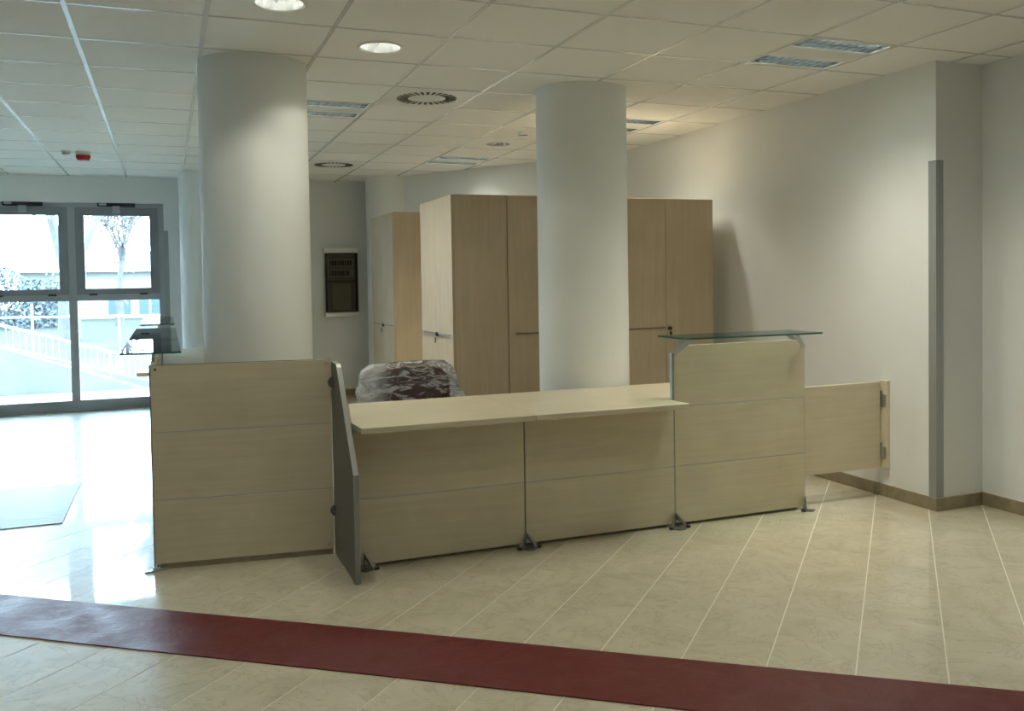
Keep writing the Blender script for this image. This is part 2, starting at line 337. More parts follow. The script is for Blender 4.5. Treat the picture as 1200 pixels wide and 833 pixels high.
# windows
def window(n, x0, x1):
    r = bpy.data.objects.new('window_%d' % n, None); COL.objects.link(r); r.location = (0, 0, 0)
    struct(r, 'grey aluminium window with a tilting upper sash over a fixed pane, number %d from the column' % n if n > 2 else ('grey aluminium window next to the corner guard' if n == 1 else 'grey aluminium window further from the column'))
    ya, yb = 11.80, 11.88
    fm = MB(); a, b_ = x0 + .0, x1
    fm.box((x1 - .045, ya, 0), (x1, yb, 2.50)); fm.box((x0, ya, 0), (x0 + .045, yb, 2.50))
    fm.box((x0 + .045, ya, 0), (x1 - .045, yb, .13)); fm.box((x0 + .045, ya, 2.44), (x1 - .045, yb, 2.50)); fm.box((x0 + .045, ya, 1.325), (x1 - .045, yb, 1.405))
    fm.build('window_frame', 'window_alu_pale', r)
    MB().box((x0 + .03, ya + .035, .12), (x1 - .03, ya + .045, 1.33)).build('lower_pane', 'window_glass', r)
    sx0, sx1, sz0, sz1, wd = x0 + .041, x1 - .041, 1.400, 2.447, .098
    s_ = MB(); y0_, y1_ = ya - .012, ya + .05
    s_.box((sx0, y0_, sz0), (sx0 + wd, y1_, sz1)).box((sx1 - wd, y0_, sz0), (sx1, y1_, sz1)).box((sx0 + wd, y0_, sz0), (sx1 - wd, y1_, sz0 + wd * .7)).box((sx0 + wd, y0_, sz1 - wd), (sx1 - wd, y1_, sz1))
    sash = s_.build('sash', 'window_alu', r)
    MB().box((sx0 + .05, ya + .012, sz0 + .04), (sx1 - .05, ya + .022, sz1 - .05)).build('upper_pane', 'window_glass', sash)
    for hx in (sx0 + .18, sx1 - .18): MB().box((hx - .045, y0_ - .006, sz0 - .012), (hx + .045, y0_ + .01, sz0 + .008), .003).build('hinge', 'black_plastic', sash)
    c = (x0 + x1) / 2
    op = MB().box((c - .21, ya - .05, 2.455), (c + .21, ya, 2.505), .008).build('chain_opener', 'black_plastic', r)
    MB().box((c - .19, ya - .056, 2.468), (c - .11, ya - .048, 2.495), .003).build('opener_cap', 'aluminium', op)
    MB().box((c - .045, ya - .062, 2.38), (c + .04, ya - .012, 2.462), .004).build('opener_bracket', 'window_alu_pale', op)
for k in range(5): window(k + 1, -1.035 - 1.005 * k, -.03 - 1.005 * k)
MB().box((-.031, 11.79, 0), (WX1, 11.90, 2.5)).build('trim_1', 'window_alu_pale')['kind'] = 'structure'

# ------------------------------------------------------------------ ceiling fittings
def area_light(name, parent, loc, sx, sy, power, spread):
    l = bpy.data.lights.new(name, 'AREA'); l.shape = 'RECTANGLE'; l.size = sx; l.size_y = sy; l.energy = power; l.color = LAMP; l.spread = math.radians(spread)
    o = bpy.data.objects.new(name, l); COL.objects.link(o); o.location = loc; o.parent = parent; return o
def louvre_cells(w_, d_, n, rows=2):
    mb = MB(); h = .035
    for k in range(n + 1): x = -w_ / 2 + w_ * k / n; mb.box((x - .0012, -d_ / 2, 0), (x + .0012, d_ / 2, h))
    for k in range(rows + 1): y = -d_ / 2 + d_ * k / rows; mb.prism([(y - .005, h), (y + .005, h), (y + .002, 0), (y - .002, 0)], -w_ / 2, w_ / 2, 'x')
    return mb
lum_parts = {}
def luminaire(i, j, label, k=1.0):
    x, y = gx(i) + GDX / 2, gy(j) + GDY / 2
    t_ = thing('louvre_luminaire', label, 'ceiling light', (x, y, H), 0, 'square louvre ceiling lights')
    hx, hy = GDX / 2 - .014, GDY / 2 - .014
    if not lum_parts:
        mb = MB()  # housing: white steel plate with two slots and a box above
        for a, b_ in ((-hy, -hy + .02), (-hy + .19, hy - .19), (hy - .02, hy)): mb.box((-hx, a, .001), (hx, b_, .006))
        for a, b_ in ((-hy + .02, -hy + .19), (hy - .19, hy - .02)): mb.box((-hx, a, .001), (-hx + .012, b_, .006)); mb.box((hx - .012, a, .001), (hx, b_, .006))
        mb.box((-hx, -hy, .095), (hx, hy, .105)); mb.box((-hx, -hy, .006), (-hx + .006, hy, .095)); mb.box((hx - .006, -hy, .006), (hx, hy, .095)); mb.box((-hx, -hy, .006), (hx, -hy + .006, .095)); mb.box((-hx, hy - .006, .006), (hx, hy, .095))
        lum_parts['housing'] = (mb.build('housing', 'white_enamel', t_), None)
        o = louvre_cells(2 * hx - .026, .166, 10).build('louvre', 'louvre_metal', t_, loc=(0, -hy + .105, .004)); lum_parts['louvre'] = o
        o2 = link('louvre', o.data, None, t_, (0, hy - .105, .004))
        tb = MB().tube((-hx + .03, 0, 0), (hx - .03, 0, 0), .008, n=10).build('tube', 'white_enamel', t_, loc=(0, -hy + .105, .072)); lum_parts['tube'] = tb
        link('tube', tb.data, None, t_, (0, hy - .105, .072))
    else:
        link('housing', lum_parts['housing'][0].data, None, t_); me = lum_parts['louvre'].data
        for yy in (-hy + .105, hy - .105): link('louvre', me, None, t_, (0, yy, .004)); link('tube', lum_parts['tube'].data, None, t_, (0, yy, .072))
    for yy in (-hy + .105, hy - .105): area_light('lamp', t_, (0, yy, .058), 2 * hx - .08, .10, LUM_W * k / 2, 118)
for (i, j), l in zip(LUMS, ['square louvre light recessed in the ceiling before the wall corner', 'square louvre light recessed above the right cabinets', 'square louvre light recessed in the ceiling behind the near column', 'square louvre light in front of the angled wall']): luminaire(i, j, l)
for i, j in LUMS_OUT: luminaire(i, j, 'square louvre ceiling light outside the photographed view', OUT)
def downlight(i, j, label, power, lit=True):
    x, y = gx(i) + GDX / 2, gy(j) + GDY / 2
    t_ = thing('downlight', label, 'ceiling light', (x, y, H), 0, 'round recessed downlights')
    MB().lathe((0, 0, 0), [(.112, -.001), (.122, -.006), (.132, -.002), (.132, .003), (.110, .004)], 48).build('trim_ring', 'white_enamel', t_, True)
    MB().lathe((0, 0, 0), [(.113, 0), (.108, .03), (.092, .07), (.06, .10), (.0, .105)], 48).build('reflector', 'reflector_metal', t_, True)
    bl = MB()
    for a in (0, math.pi / 2): d = Vector((math.cos(a), math.sin(a), 0)); bl.bar(d * -.095 + Vector((0, 0, .042)), d * .095 + Vector((0, 0, .042)), .03, .0016, (0, 0, 1))
    bl.build('cross_baffle', 'louvre_metal', t_)
    m_ = 'lamp_glow'
    if m_ not in MATS:
        mm, nt_, b_ = newmat(m_, (1, 1, 1), .4); b_.inputs['Emission Color'].default_value = (1, .97, .90, 1); b_.inputs['Emission Strength'].default_value = 7
    for sx in (-.045, .045): MB().tube((sx, -.05, .078), (sx, .05, .078), .012, n=12).build('bulb', m_ if lit else 'white_enamel', t_, True)
    if not lit: return
    l = bpy.data.lights.new('lamp', 'POINT'); l.shadow_soft_size = .022; l.energy = power * 2.2; l.color = LAMP
    o = bpy.data.objects.new('lamp', l); COL.objects.link(o); o.location = (0, 0, .05); o.parent = t_
for (i, j), l, p in zip(DOWNS, ['lit round downlight just before the near column', 'lit round downlight between the two thick columns', 'unlit round downlight near the smoke detector'], [DOWN_W, DOWN_W, 0]): downlight(i, j, l, p, p > 0)
for i, j in DOWNS_OUT: downlight(i, j, 'round downlight outside the photographed view', DOWN_W * OUT)
slot_me = []
def diffuser(i, j, label):
    x, y = gx(i) + GDX / 2, gy(j) + GDY / 2
    t_ = thing('air_diffuser', label, 'air vent', (x, y, H), 0, 'square ceiling diffusers with radial slots')
    hx, hy = GDX / 2 - .006, GDY / 2 - .006; n = 28
    MB().box((-hx, -hy, -.002), (hx, hy, .004), .001).build('face_plate', 'white_enamel', t_)
    for k in range(n):
        if not slot_me:
            mb = MB().prism([(.135, -.009), (.215, -.012), (.218, 0), (.215, .012), (.135, .009)], -.0032, -.0012); o = mb.build('slot', 'dark_gap', t_); slot_me.append(o.data)
            mb = MB().bar((.138, 0, -.005), (.214, 0, -.005), .004, .0012, (0, .7, .7)); o2 = mb.build('vane', 'steel_dark', t_); slot_me.append(o2.data)
        else: o = link('slot', slot_me[0], None, t_); o2 = link('vane', slot_me[1], None, t_)
        a = 2 * math.pi * k / n; o.rotation_euler.z = a; o2.rotation_euler.z = a
diffuser(0, 3, 'square air diffuser with a ring of black slots between the columns'); diffuser(0, 9, 'square air diffuser with a ring of slots above the electrical panel')
def detector(x, y, label, r=.05):
    t_ = thing('smoke_detector', label, 'smoke detector', (x, y, H))
    MB().lathe((0, 0, 0), [(r, .002), (r, -.012), (r * .86, -.018), (r * .8, -.034), (r * .45, -.044), (0, -.046)], 32).build('body', 'white_plastic', t_, True)
    MB().lathe((0, 0, 0), [(r * .845, -.0225), (r * .85, -.026), (r * .83, -.029)], 32).build('sensor_slit', 'steel_dark', t_)
detector(3.03, 7.42, 'white smoke detector close to the unlit downlight'); detector(-.87, 9.62, 'small white smoke detector beside the red alarm', .042)
t_ = thing('fire_alarm_sounder', 'red fire alarm sounder on a white ceiling base', 'fire alarm', (-.72, 9.64, H))
MB().lathe((0, 0, 0), [(.07, .002), (.07, -.03), (.066, -.035)], 32, cap1=True).build('base', 'off_white', t_, True)
MB().lathe((0, 0, 0), [(.066, -.03), (.064, -.06), (.05, -.083), (0, -.085)], 32).build('red_dome', 'alarm_red', t_, True)

# ------------------------------------------------------------------ reception counter
TOPZ, S1, S2, Z0 = 1.088, .362, .722, .018
def foot_mesh(sides=(-1, 1), d=1):
    """splayed steel foot at a joint: two struts and a triangular floor plate, front towards -y"""
    a = MB()
    for s_ in sides:
        q = [(0, -.004, .084), (s_ * .066, -.050, .006), (s_ * .040, -.050, .006), (0, -.008, .052)]
        a.add([(x, y, z) for x, y, z in q] + [(x, y + .004, z) for x, y, z in q], [(0, 1, 2, 3), (4, 5, 6, 7), (0, 1, 5, 4), (1, 2, 6, 5), (2, 3, 7, 6), (3, 0, 4, 7)])
    a.bar((0, -.008, .004), (0, -.004, .06), .006, .003, (1, 0, 0))
    pl = MB().prism(([(-.062, -.045), (0, -.010), (.062, -.045), (.018, -.085), (-.018, -.085)] if len(sides) == 2 else [(0, -.010), (sides[0] * .062, -.045), (0, -.075), (-sides[0] * .035, -.05)]), .0, .006)
    cap = MB()
    for s_ in sides: cap.box((s_ * .058 - .012, -.062, .002), (s_ * .058 + .012, -.040, .016), .003)
    return a, pl, cap
def add_foot(parent, x, sides=(-1, 1)):
    a, pl, cap = foot_mesh(sides); f = a.build('foot', 'steel_dark', parent, loc=(x, 0, 0)); pl.build('foot_plate', 'steel_dark', f); cap.build('rubber_cap', 'black_plastic', f)
def slats(root, w_, zs, grain='maple_x', clip_top=0.0):
    """slats from x=0..w_, front face y=0, thickness .025; thin aluminium strip in each joint"""
    for k in range(len(zs) - 1):
        za, zb = zs[k] + (.003 if k else 0), zs[k + 1] - (.003 if k < len(zs) - 2 else 0)
        if clip_top and k == len(zs) - 2:
            c = clip_top; mb = MB().prism([(.004, za), (w_ - .004, za), (w_ - .004, zb - c), (w_ - .004 - c, zb), (.004 + c, zb), (.004, zb - c)], 0, .024, 'y')
        else: mb = MB().box((.004, 0, za), (w_ - .004, .024, zb), .0012)
        mb.build('slat', grain, root)
        if k: MB().box((.004, .003, zs[k] - .003), (w_ - .004, .02, zs[k] + .003)).build('joint_strip', 'aluminium', root)
def glass_on(root, x0, x1, y0, y1, z, pads=True):
    t = .010; g = MB().box((x0, y0, z), (x1, y1, z + t), .0).build('glass_shelf', 'shelf_glass', root)
    e = MB(); k = .0012   # ground green edges
    for a, b_ in (((x0 - k, y0 - k, z), (x1 + k, y0, z + t)), ((x0 - k, y1, z), (x1 + k, y1 + k, z + t)), ((x0 - k, y0, z), (x0, y1, z + t)), ((x1, y0, z), (x1 + k, y1, z + t))): e.box(a, b_)
    e.build('glass_edge', 'glass_edge', g)
def bracket(root, x, s_, z0=1.035, z1=1.128):
    """V bracket carrying the glass; apex at the joint, arms forward and back"""
    b_ = MB()
    for yy in (-.045, .050): b_.bar((x, .006, z0), (x + s_ * .098, yy, z1), .030, .004, (-s_ * .7, 0, .7))
    br = b_.build('bracket', 'aluminium', root); p = MB()
    for yy in (-.055, .060): p.lathe((x + s_ * .105, yy, z1 - .001), [(0, 0), (.016, 0), (.016, .010), (0, .010)], 16)
    p.build('pad', 'steel_dark', br)
def post_support(root, x):
    b_ = MB().tube((x, .012, 1.02), (x, .012, 1.132), .007, n=10).bar((x, -.115, 1.133), (x, .125, 1.133), .012, .004, (1, 0, 0)).build('glass_support', 'aluminium', root); p = MB()
    for yy in (-.115, .125): p.lathe((x, yy, 1.131), [(0, 0), (.017, 0), (.017, .010), (0, .010)], 16)
    p.build('pad', 'steel_dark', b_)
CY0 = 4.578; J = [.885, 1.847, 2.818, 3.784]
def low_unit(x0, x1, label, feet):
    t_ = thing('low_counter_front', label, 'counter panel', (x0, CY0, 0), 0, 'slatted counter fronts')
    w_ = x1 - x0; slats(t_, w_, [Z0, S1, .733])
    MB().box((-.003, .004, .02), (.003, .03, .733)).build('joint_post', 'steel_dark', t_)
    MB().box((.02, .06, 0), (w_ - .02, .075, .06)).build('plinth', 'steel_dark', t_)
    MB().box((.03, .024, .40), (w_ - .03, .05, .44)).build('rear_rail', 'aluminium', t_)
    for x, s_ in feet: add_foot(t_, x, s_)
    return t_
low_unit(J[0], J[1], 'low maple slatted counter front next to the grey divider', [(.045, (1,))])
low_unit(J[1], J[2], 'low maple slatted counter front between the other low front and the glass-topped one', [(0, (-1, 1))])
def tall_unit(label, loc, rz, w_, glass, feet, br=True, name='tall_counter_front'):
    t_ = thing(name, label, 'counter panel', loc, rz, 'slatted counter fronts')
    slats(t_, w_, [Z0, S1, S2, TOPZ], clip_top=.055)
    MB().box((-.010 if br else .001, .002, .02), (.004, .030, 1.045), .001).build('joint_post', 'guard_plastic', t_)
    MB().box((w_ - .004, .004, .02), (w_ + .001, .030, 1.045)).build('joint_post', 'aluminium', t_)
    MB().box((.02, .06, 0), (w_ - .02, .075, .06)).build('plinth', 'steel_dark', t_)
    if glass:
        glass_on(t_, *glass)
        if br: bracket(t_, 0, 1); bracket(t_, w_, -1)
        else: post_support(t_, .10); post_support(t_, w_ - .10)
    for x, s_ in feet: add_foot(t_, x, s_)
    return t_
tall_unit('tall maple slatted counter front under a glass shelf beside the hinged gate', (J[2], CY0, 0), 0, J[3] - J[2], (-.055, J[3] - J[2] - .06, -.235, .085, 1.139), [(0, (-1, 1)), (J[3] - J[2], (-1,))])
# worktops
WT = []
def worktop(name, poly, label, z0=.734, z1=.765, mat='worktop_x'):
    bm = bmesh.new(); vs = [bm.verts.new((x, y, z0)) for x, y in poly]; f = bm.faces.new(vs); r = bmesh.ops.extrude_face_region(bm, geom=[f])
    for v in r['geom']:
        if isinstance(v, bmesh.types.BMVert): v.co.z = z1
    bmesh.ops.recalc_face_normals(bm, faces=bm.faces[:]); bmesh.ops.bevel(bm, geom=bm.edges[:], offset=.0025, segments=1, affect='EDGES')
    o = tag(MB().bm(bm).build(name, mat), label, 'worktop', 'maple worktops'); WT.append(o); return o
worktop('worktop', [(.897, 4.402), (1.847, 4.402), (1.847, 5.335), (1.010, 5.335), (.885, 4.61)], 'maple worktop with a cut corner beside the grey divider')
worktop('worktop', [(1.8495, 4.402), (2.815, 4.402), (2.805, 4.50), (2.805, 4.612), (3.76, 4.612), (3.76, 5.335), (1.8495, 5.335)], 'maple worktop running on behind the glass-topped counter front')
def leg_frame(top, p, q, side):
    p = Vector(p); q = Vector(q); d = (q - p).normalized(); mb = MB()
    for c in (p + d * .04, q - d * .04): mb.bar(c + Vector((0, 0, .03)), c + Vector((0, 0, .734)), .06, .05, side)
    mb.bar(p + Vector((0, 0, .015)), q + Vector((0, 0, .015)), .06, .03, side); mb.build('leg_frame', 'aluminium', top)
leg_frame(WT[0], (1.25, 4.70, 0), (1.25, 5.33, 0), (1, 0, 0)); leg_frame(WT[1], (2.3, 4.70, 0), (2.3, 5.33, 0), (1, 0, 0)); leg_frame(WT[1], (3.6, 4.70, 0), (3.6, 5.33, 0), (1, 0, 0))
# left end panel (slightly turned)
LP0, LP1 = Vector((-.091, 5.000, 0)), Vector((.8365, 4.890, 0)); lw = (LP1 - LP0).length; la = math.atan2(LP1.y - LP0.y, LP1.x - LP0.x)
t_ = thing('end_panel', 'tall maple slatted end panel closing the counter beside the grey divider', 'counter panel', LP0, la, 'slatted counter fronts')
slats(t_, lw, [Z0 + .012, S1 + .004, S2 + .004, 1.078])
MB().box((-.003, .002, .02), (.0036, .026, 1.078)).build('edge_strip', 'steel_dark', t_); MB().box((0, .002, 1.0785), (lw, .026, 1.081)).build('edge_strip', 'steel_dark', t_)
MB().box((.03, .004, 0), (lw - .01, .022, .029)).build('plinth', 'brown_marble', t_)
for x, z in ((.028, 1.058), (lw - .03, 1.058), (lw - .03, .06)): MB().tube((x, 0, z), (x, -.0035, z), .008, n=14).build('screw_cap', 'aluminium' if x > .1 else 'steel_dark', t_)
f = MB().prism([(-.045, -.045), (.07, -.012), (.075, .03), (0, .04)], 0, .007).build('foot', 'aluminium', t_); MB().box((-.01, -.012, .005), (.03, .028, .018)).build('foot_block', 'chrome', f)
# grey divider panel, five-sided
t_ = thing('divider_panel', 'dark grey divider panel with a slanted front edge', 'divider', (0, 0, 0))
prof = [(4.335, .004), (4.335, .545), (4.735, 1.045), (4.755, 1.062), (4.885, 1.066), (4.905, 1.05), (4.905, .004)]
pan = MB().prism(prof, .8375, .862, 'x').build('panel', 'grey_laminate', t_)
ins = MB()
for k in range(len(prof)):
    p, q = prof[k], prof[(k + 1) % len(prof)]
    if k in (0, 1, 2, 3): ins.bar((.850, p[0], p[1]), (.850, q[0], q[1]), .026, .004, (1, 0, 0))
ins.build('edge_band', 'grey_edge', pan)
for z in (.955, .25):
    c = MB().prism([(.842 + .0, .905)] and [(.842 - .032 * math.sin(a), z - .032 * math.cos(a)) for a in [math.pi * k / 12 for k in range(13)]], 4.850, 4.872, 'y').build('clamp', 'steel_dark', t_)
for z in (.60, .14): MB().prism([(.862 + .022 * math.sin(a), z - .022 * math.cos(a)) for a in [math.pi * k / 10 for k in range(11)]], 4.548, 4.572, 'y').build('clamp', 'steel_dark', t_)
# left wing: fronts facing the window side, seen from behind over the end panel
for k in range(3):
    tall_unit(['tall counter front under the glass shelf right behind the end panel', 'tall counter front under the middle glass shelf of the window wing', 'tall counter front under the last glass shelf before the gap'][k],
              (-.085, 5.96 + .93 * k, 0), -math.pi / 2, .925, (.002 + (0 if k < 2 else .06), .923 + (.06 if k == 0 else 0), -.145, .150, 1.141), [], False)
for k in range(2):
    tall_unit(['tall counter front under the glass shelf beyond the gap in the wing', 'tall counter front under the glass shelf next to the window column'][k], (-.085, 9.55 + .99 * k, 0), -math.pi / 2, .98, (.002, .978, -.145, .150, 1.141), [], False)
worktop('worktop', [(-.247, 8.06), (.80, 8.06), (.80, 10.80), (-.045, 10.80), (-.045, 8.50), (-.247, 8.50)], 'maple worktop of the window wing near the far column', mat='worktop_x')
for y in (8.4, 10.4): leg_frame(WT[2], (.05, y, 0), (.74, y, 0), (0, 1, 0))
# hinged gate on the right wall
t_ = thing('counter_gate', 'plain maple gate hinged to the wall beside the tall counter front', 'gate', (XW, 4.64, 0))
gp = MB().box((3.797 - XW, -.010, .198), (-.036, .012, .772), .0015).build('gate_leaf', 'maple_x', t_)
MB().box((3.797 - XW, -.0105, .7722), (-.036, .0125, .7735)).build('top_edge', 'warm_edge', gp)
MB().box((-.024, -.060, .195), (0, .012, .784), .0015).build('wall_plank', 'worktop_x', t_)
for z in (.66, .31):
    hg = MB().box((-.0375, -.016, z - .055), (-.024, -.0095, z + .055), .001).build('hinge', 'steel_dark', t_); MB().tube((-.030, -.018, z - .05), (-.030, -.018, z + .05), .0055, n=10).build('hinge_pin', 'chrome', hg); MB().box((-.0262, -.05, z - .05), (-.024, -.02, z + .03)).build('hinge_leaf', 'aluminium', hg)
# corner guards
def guard(x, y, sx, sy, label, h=2.195, w_=.054, z0=.084):
    """L-shaped strip on a wall corner; the wall fills the quadrant (sx, sy)"""
    th = .006; mb = MB().prism([(x - sx * th, y - sy * th), (x + sx * w_, y - sy * th), (x + sx * w_, y), (x, y), (x, y + sy * w_), (x - sx * th, y + sy * w_)], z0, h)
    o = thing('corner_guard', label, 'corner guard', (0, 0, 0), 0, 'grey corner guards'); mb.build('strip', 'guard_plastic', o)
    MB().prism([(x - sx * (th + .001), y - sy * (th + .001)), (x + sx * w_, y - sy * (th + .001)), (x + sx * w_, y), (x, y), (x, y + sy * w_), (x - sx * (th + .001), y + sy * w_)], h, h + .004).build('end_cap', 'steel_dark', o)
guard(XW, YC, 1, 1, 'tall grey corner guard on the edge of the white right wall'); guard(WX1, YB, 1, 1, 'grey corner guard on the edge of the window opening', h=2.16, w_=.05, z0=0)

# ------------------------------------------------------------------ cabinets
CH = 2.15
def cabinet(label, loc, rz, w_, depth=.43, both=True):
    """door side towards local -y, local x from 0..w_"""
    t_ = thing('tall_cabinet', label, 'cabinet', loc, rz, 'tall maple cabinets')
    MB().box((.001, .002, .06), (w_ - .001, depth, CH), .001).build('body', 'cabinet_z', t_); MB().box((.02, .03, 0), (w_ - .02, depth - .01, .06)).build('plinth', 'dark_gap', t_)
    hw = w_ / 2
    for k in range(2):
        x0, x1 = k * hw + .0015, (k + 1) * hw - .0015
        d = MB().box((x0, -.017, .065), (x1, 0, CH - .004), .001).build('door', 'cabinet_z', t_)
        if k == 0 or both:
            hx0, hx1 = (x0 + .055, x1 - .012) if k == 0 else (x0 + .012, x1 - .055)
            MB().box((hx0, -.030, 1.078), (hx1, -.017, 1.085)).build('handle', 'steel_dark', d)
        if k == 1:
            lk = MB().tube((x0 + .03, -.017, 1.075), (x0 + .03, -.036, 1.075), .016, n=16).build('lock', 'black_plastic', d)
            MB().box((x0 + .018, -.044, 1.005), (x0 + .042, -.036, 1.05), .004).build('key', 'black_plastic', lk)
    return t_
cabinet('tall maple cabinet with its side towards the counter behind the wrapped chair', (2.03, 7.262, 0), -math.pi / 2, .872)
cabinet('tall maple cabinet standing alone in front of the electrical panel wall', (2.0, 9.04, 0), -math.pi / 2, .92)
cabinet('tall maple cabinet facing the counter, half hidden by the round column', (2.463, 6.40, 0), 0, .932, both=False)
cabinet('tall maple cabinet facing the counter next to the right wall', (3.396, 6.40, 0), 0, .932, both=False)

# ------------------------------------------------------------------ electrical panel
t_ = thing('electrical_panel', 'grey electrical distribution box with a smoked door on the far wall', 'electrical panel', (2.143, YB, 1.05))
MB().box((-.22, -.085, 0), (.22, 0, .90), .004).build('box', 'off_white', t_)
MB().box((-.215, -.0865, .065), (.215, -.084, .835)).build('inner_panel', 'guard_plastic', t_)
MB().box((-.222, -.118, .832), (.222, -.084, .902), .006).build('top_cap', 'white_plastic', t_); MB().box((-.215, -.108, .0), (.222, -.084, .052), .005).build('bottom_cap', 'white_plastic', t_)
for z, n in ((.70, 9), (.57, 8)):
    MB().box((-.17, -.0885, z - .055), (.17, -.0865, z + .055)).build('breaker_window', 'off_white', t_)
    for k in range(n):
        if random.random() < .85: MB().box((-.15 + k * .033, -.100, z - .035), (-.15 + k * .033 + .024, -.0885, z + .03), .002).build('breaker', 'black_plastic' if (k * 7) % 3 else 'steel_dark', t_)
MB().box((-.19, -.0885, .455), (.19, -.0865, .47)).build('divider', 'black_plastic', t_)
MB().box((-.12, -.104, .085), (.12, -.0865, .43), .004).build('meter_box', 'off_white', t_)
MB().box((-.205, -.0885, .07), (-.185, -.0865, .83)).build('door_seal', 'black_plastic', t_); MB().box((.185, -.0885, .07), (.21, -.0865, .83)).build('door_seal', 'black_plastic', t_)
MB().box((-.212, -.116, .055), (.218, -.109, .832)).build('smoked_door', 'smoked_glass', t_)

# ------------------------------------------------------------------ wrapped office chair
t_ = thing('office_chair', 'maroon office chair wrapped in clear plastic behind the worktop', 'chair', (1.50, 5.83, 0), .05)
def slab(w_, h, d_, curve, nx=14, nz=10, e=4.0):
    """cushion: superellipse outline in x/z, curved about the vertical"""
    mb = MB(); n = 40; rings = [(-1, .86), (-.6, .97), (0, 1), (.6, .97), (1, .86)]; vs = []
    for s_, k in rings:
        for i in range(n):
            a = 2 * math.pi * i / n; cx, sx = math.cos(a), math.sin(a); x = math.copysign(abs(cx) ** (2 / e), cx) * w_ / 2 * k; z = math.copysign(abs(sx) ** (2 / e), sx) * h / 2 * k
            vs.append((x, s_ * d_ / 2 - curve * (1 - (2 * x / w_) ** 2), z))
    fs = [(j * n + i, j * n + (i + 1) % n, (j + 1) * n + (i + 1) % n, (j + 1) * n + i) for j in range(4) for i in range(n)] + [tuple(range(n)), tuple(range(4 * n, 5 * n))]
    return mb.add(vs, fs)
MB().add(*(lambda s: (s.v, s.f))(slab(.54, .50, .075, -.05))).build('backrest', 'maroon_fabric', t_, True, loc=(.035, -.02, .675))
st_ = MB().add([(x, z, y) for x, y, z in slab(.50, .48, .09, 0).v], slab(.50, .48, .09, 0).f).build('seat', 'maroon_fabric', t_, True, loc=(.01, .26, .46))
MB().bar((.01, .0, .60), (.01, .03, .40), .06, .012, (1, 0, 0)).bar((.01, .03, .40), (.01, .26, .40), .06, .012, (1, 0, 0)).build('back_bar', 'black_plastic', t_)
MB().tube((.01, .26, .10), (.01, .26, .42), .026, n=14).build('gas_lift', 'black_plastic', t_, True)
for k in range(5):
    a = 2 * math.pi * k / 5 + .3; c, s_ = math.cos(a), math.sin(a)
    lg = MB().bar((.01, .26, .11), (.01 + .30 * c, .26 + .30 * s_, .075), .045, .03, (-s_, c, 0)).build('base_arm', 'black_plastic', t_)
    MB().tube((.01 + .29 * c - .02 * s_, .26 + .29 * s_ + .02 * c, .028), (.01 + .29 * c + .02 * s_, .26 + .29 * s_ - .02 * c, .028), .028, n=14).build('castor', 'black_plastic', lg, True)
# plastic bag over the back
bag = MB(); n = 72; nz = 26; vs = []; rnd = random.Random(3)
ph = [(rnd.uniform(3, 15), rnd.uniform(-9, 9), rnd.uniform(0, 6.3), rnd.uniform(.002, .0055)) for _ in range(16)]
for k in range(nz + 1):
    z = .955 - .50 * k / nz; q = k / nz; hw0 = .292 + .015 * min(1, q * 5) ; dep = .062 + .05 * q
    if k == 0: hw0, dep = .262, .022
    elif k == 1: hw0, dep = .288, .050
    for i in range(n):
        a = 2 * math.pi * i / n; c, s_ = math.cos(a), math.sin(a)
        x = math.copysign(abs(c) ** .35, c); y = math.copysign(abs(s_) ** .6, s_)
        X = x * hw0 + (.185 * max(0, x) * q ** 1.1) - (.09 * max(0, -x) * q ** .7); Yy = y * dep
        wv = sum(am * math.sin(fx * (X * 9) / 2 + fz * z * 6 + p0) for fx, fz, p0, am in ph)
        Yy += wv * (1 if k else 0) + .05 * (1 - (X / .3) ** 2) * .6; X += wv * .8 * (k > 1)
        vs.append((X, Yy - .03, z + (.012 * math.sin(7 * X + 1) * .5 if k < 2 else 0)))
fs = [(j * n + i, j * n + (i + 1) % n, (j + 1) * n + (i + 1) % n, (j + 1) * n + i) for j in range(nz) for i in range(n)] + [tuple(range(n))]
tag(bag.add(vs, fs).build('plastic_wrap', 'plastic_film', t_, True), 'crumpled clear plastic wrapping')

# ------------------------------------------------------------------ floor coverings
A0 = Vector((-.793, 4.913)); D = Vector((3.412, -2.521)).normalized(); N_ = Vector((-D.y, D.x)) * -1
mb = MB(); n = 90; L0, L1 = -3.2, 5.6; vs = []
for k in range(n + 1):
    s_ = L0 + (L1 - L0) * k / n; wob = .003 * math.sin(s_ * 2.1)
    for p, z in ((A0 + D * s_ + N_ * wob, 0), (A0 + D * s_ + N_ * wob, .0045), (A0 + D * s_ + N_ * (.408 + wob), .0045), (A0 + D * s_ + N_ * (.408 + wob), 0)): vs.append((p.x, p.y, z + .0005))
fs = [(k * 4 + j, k * 4 + (j + 1) % 4, k * 4 + 4 + (j + 1) % 4, k * 4 + 4 + j) for k in range(n) for j in range(4)] + [(0, 1, 2, 3), (n * 4, n * 4 + 1, n * 4 + 2, n * 4 + 3)]
tag(mb.add(vs, fs).build('carpet_runner', 'red_runner'), 'dark red carpet runner lying across the marble floor', 'carpet')
tag(MB().prism([(-2.7, 6.235), (-.649, 6.235), (-.640, 7.45), (-2.7, 7.45)], .0005, .006).build('floor_mat', 'pale_mat'), 'pale grey mat on the floor in front of the windows', 'mat')

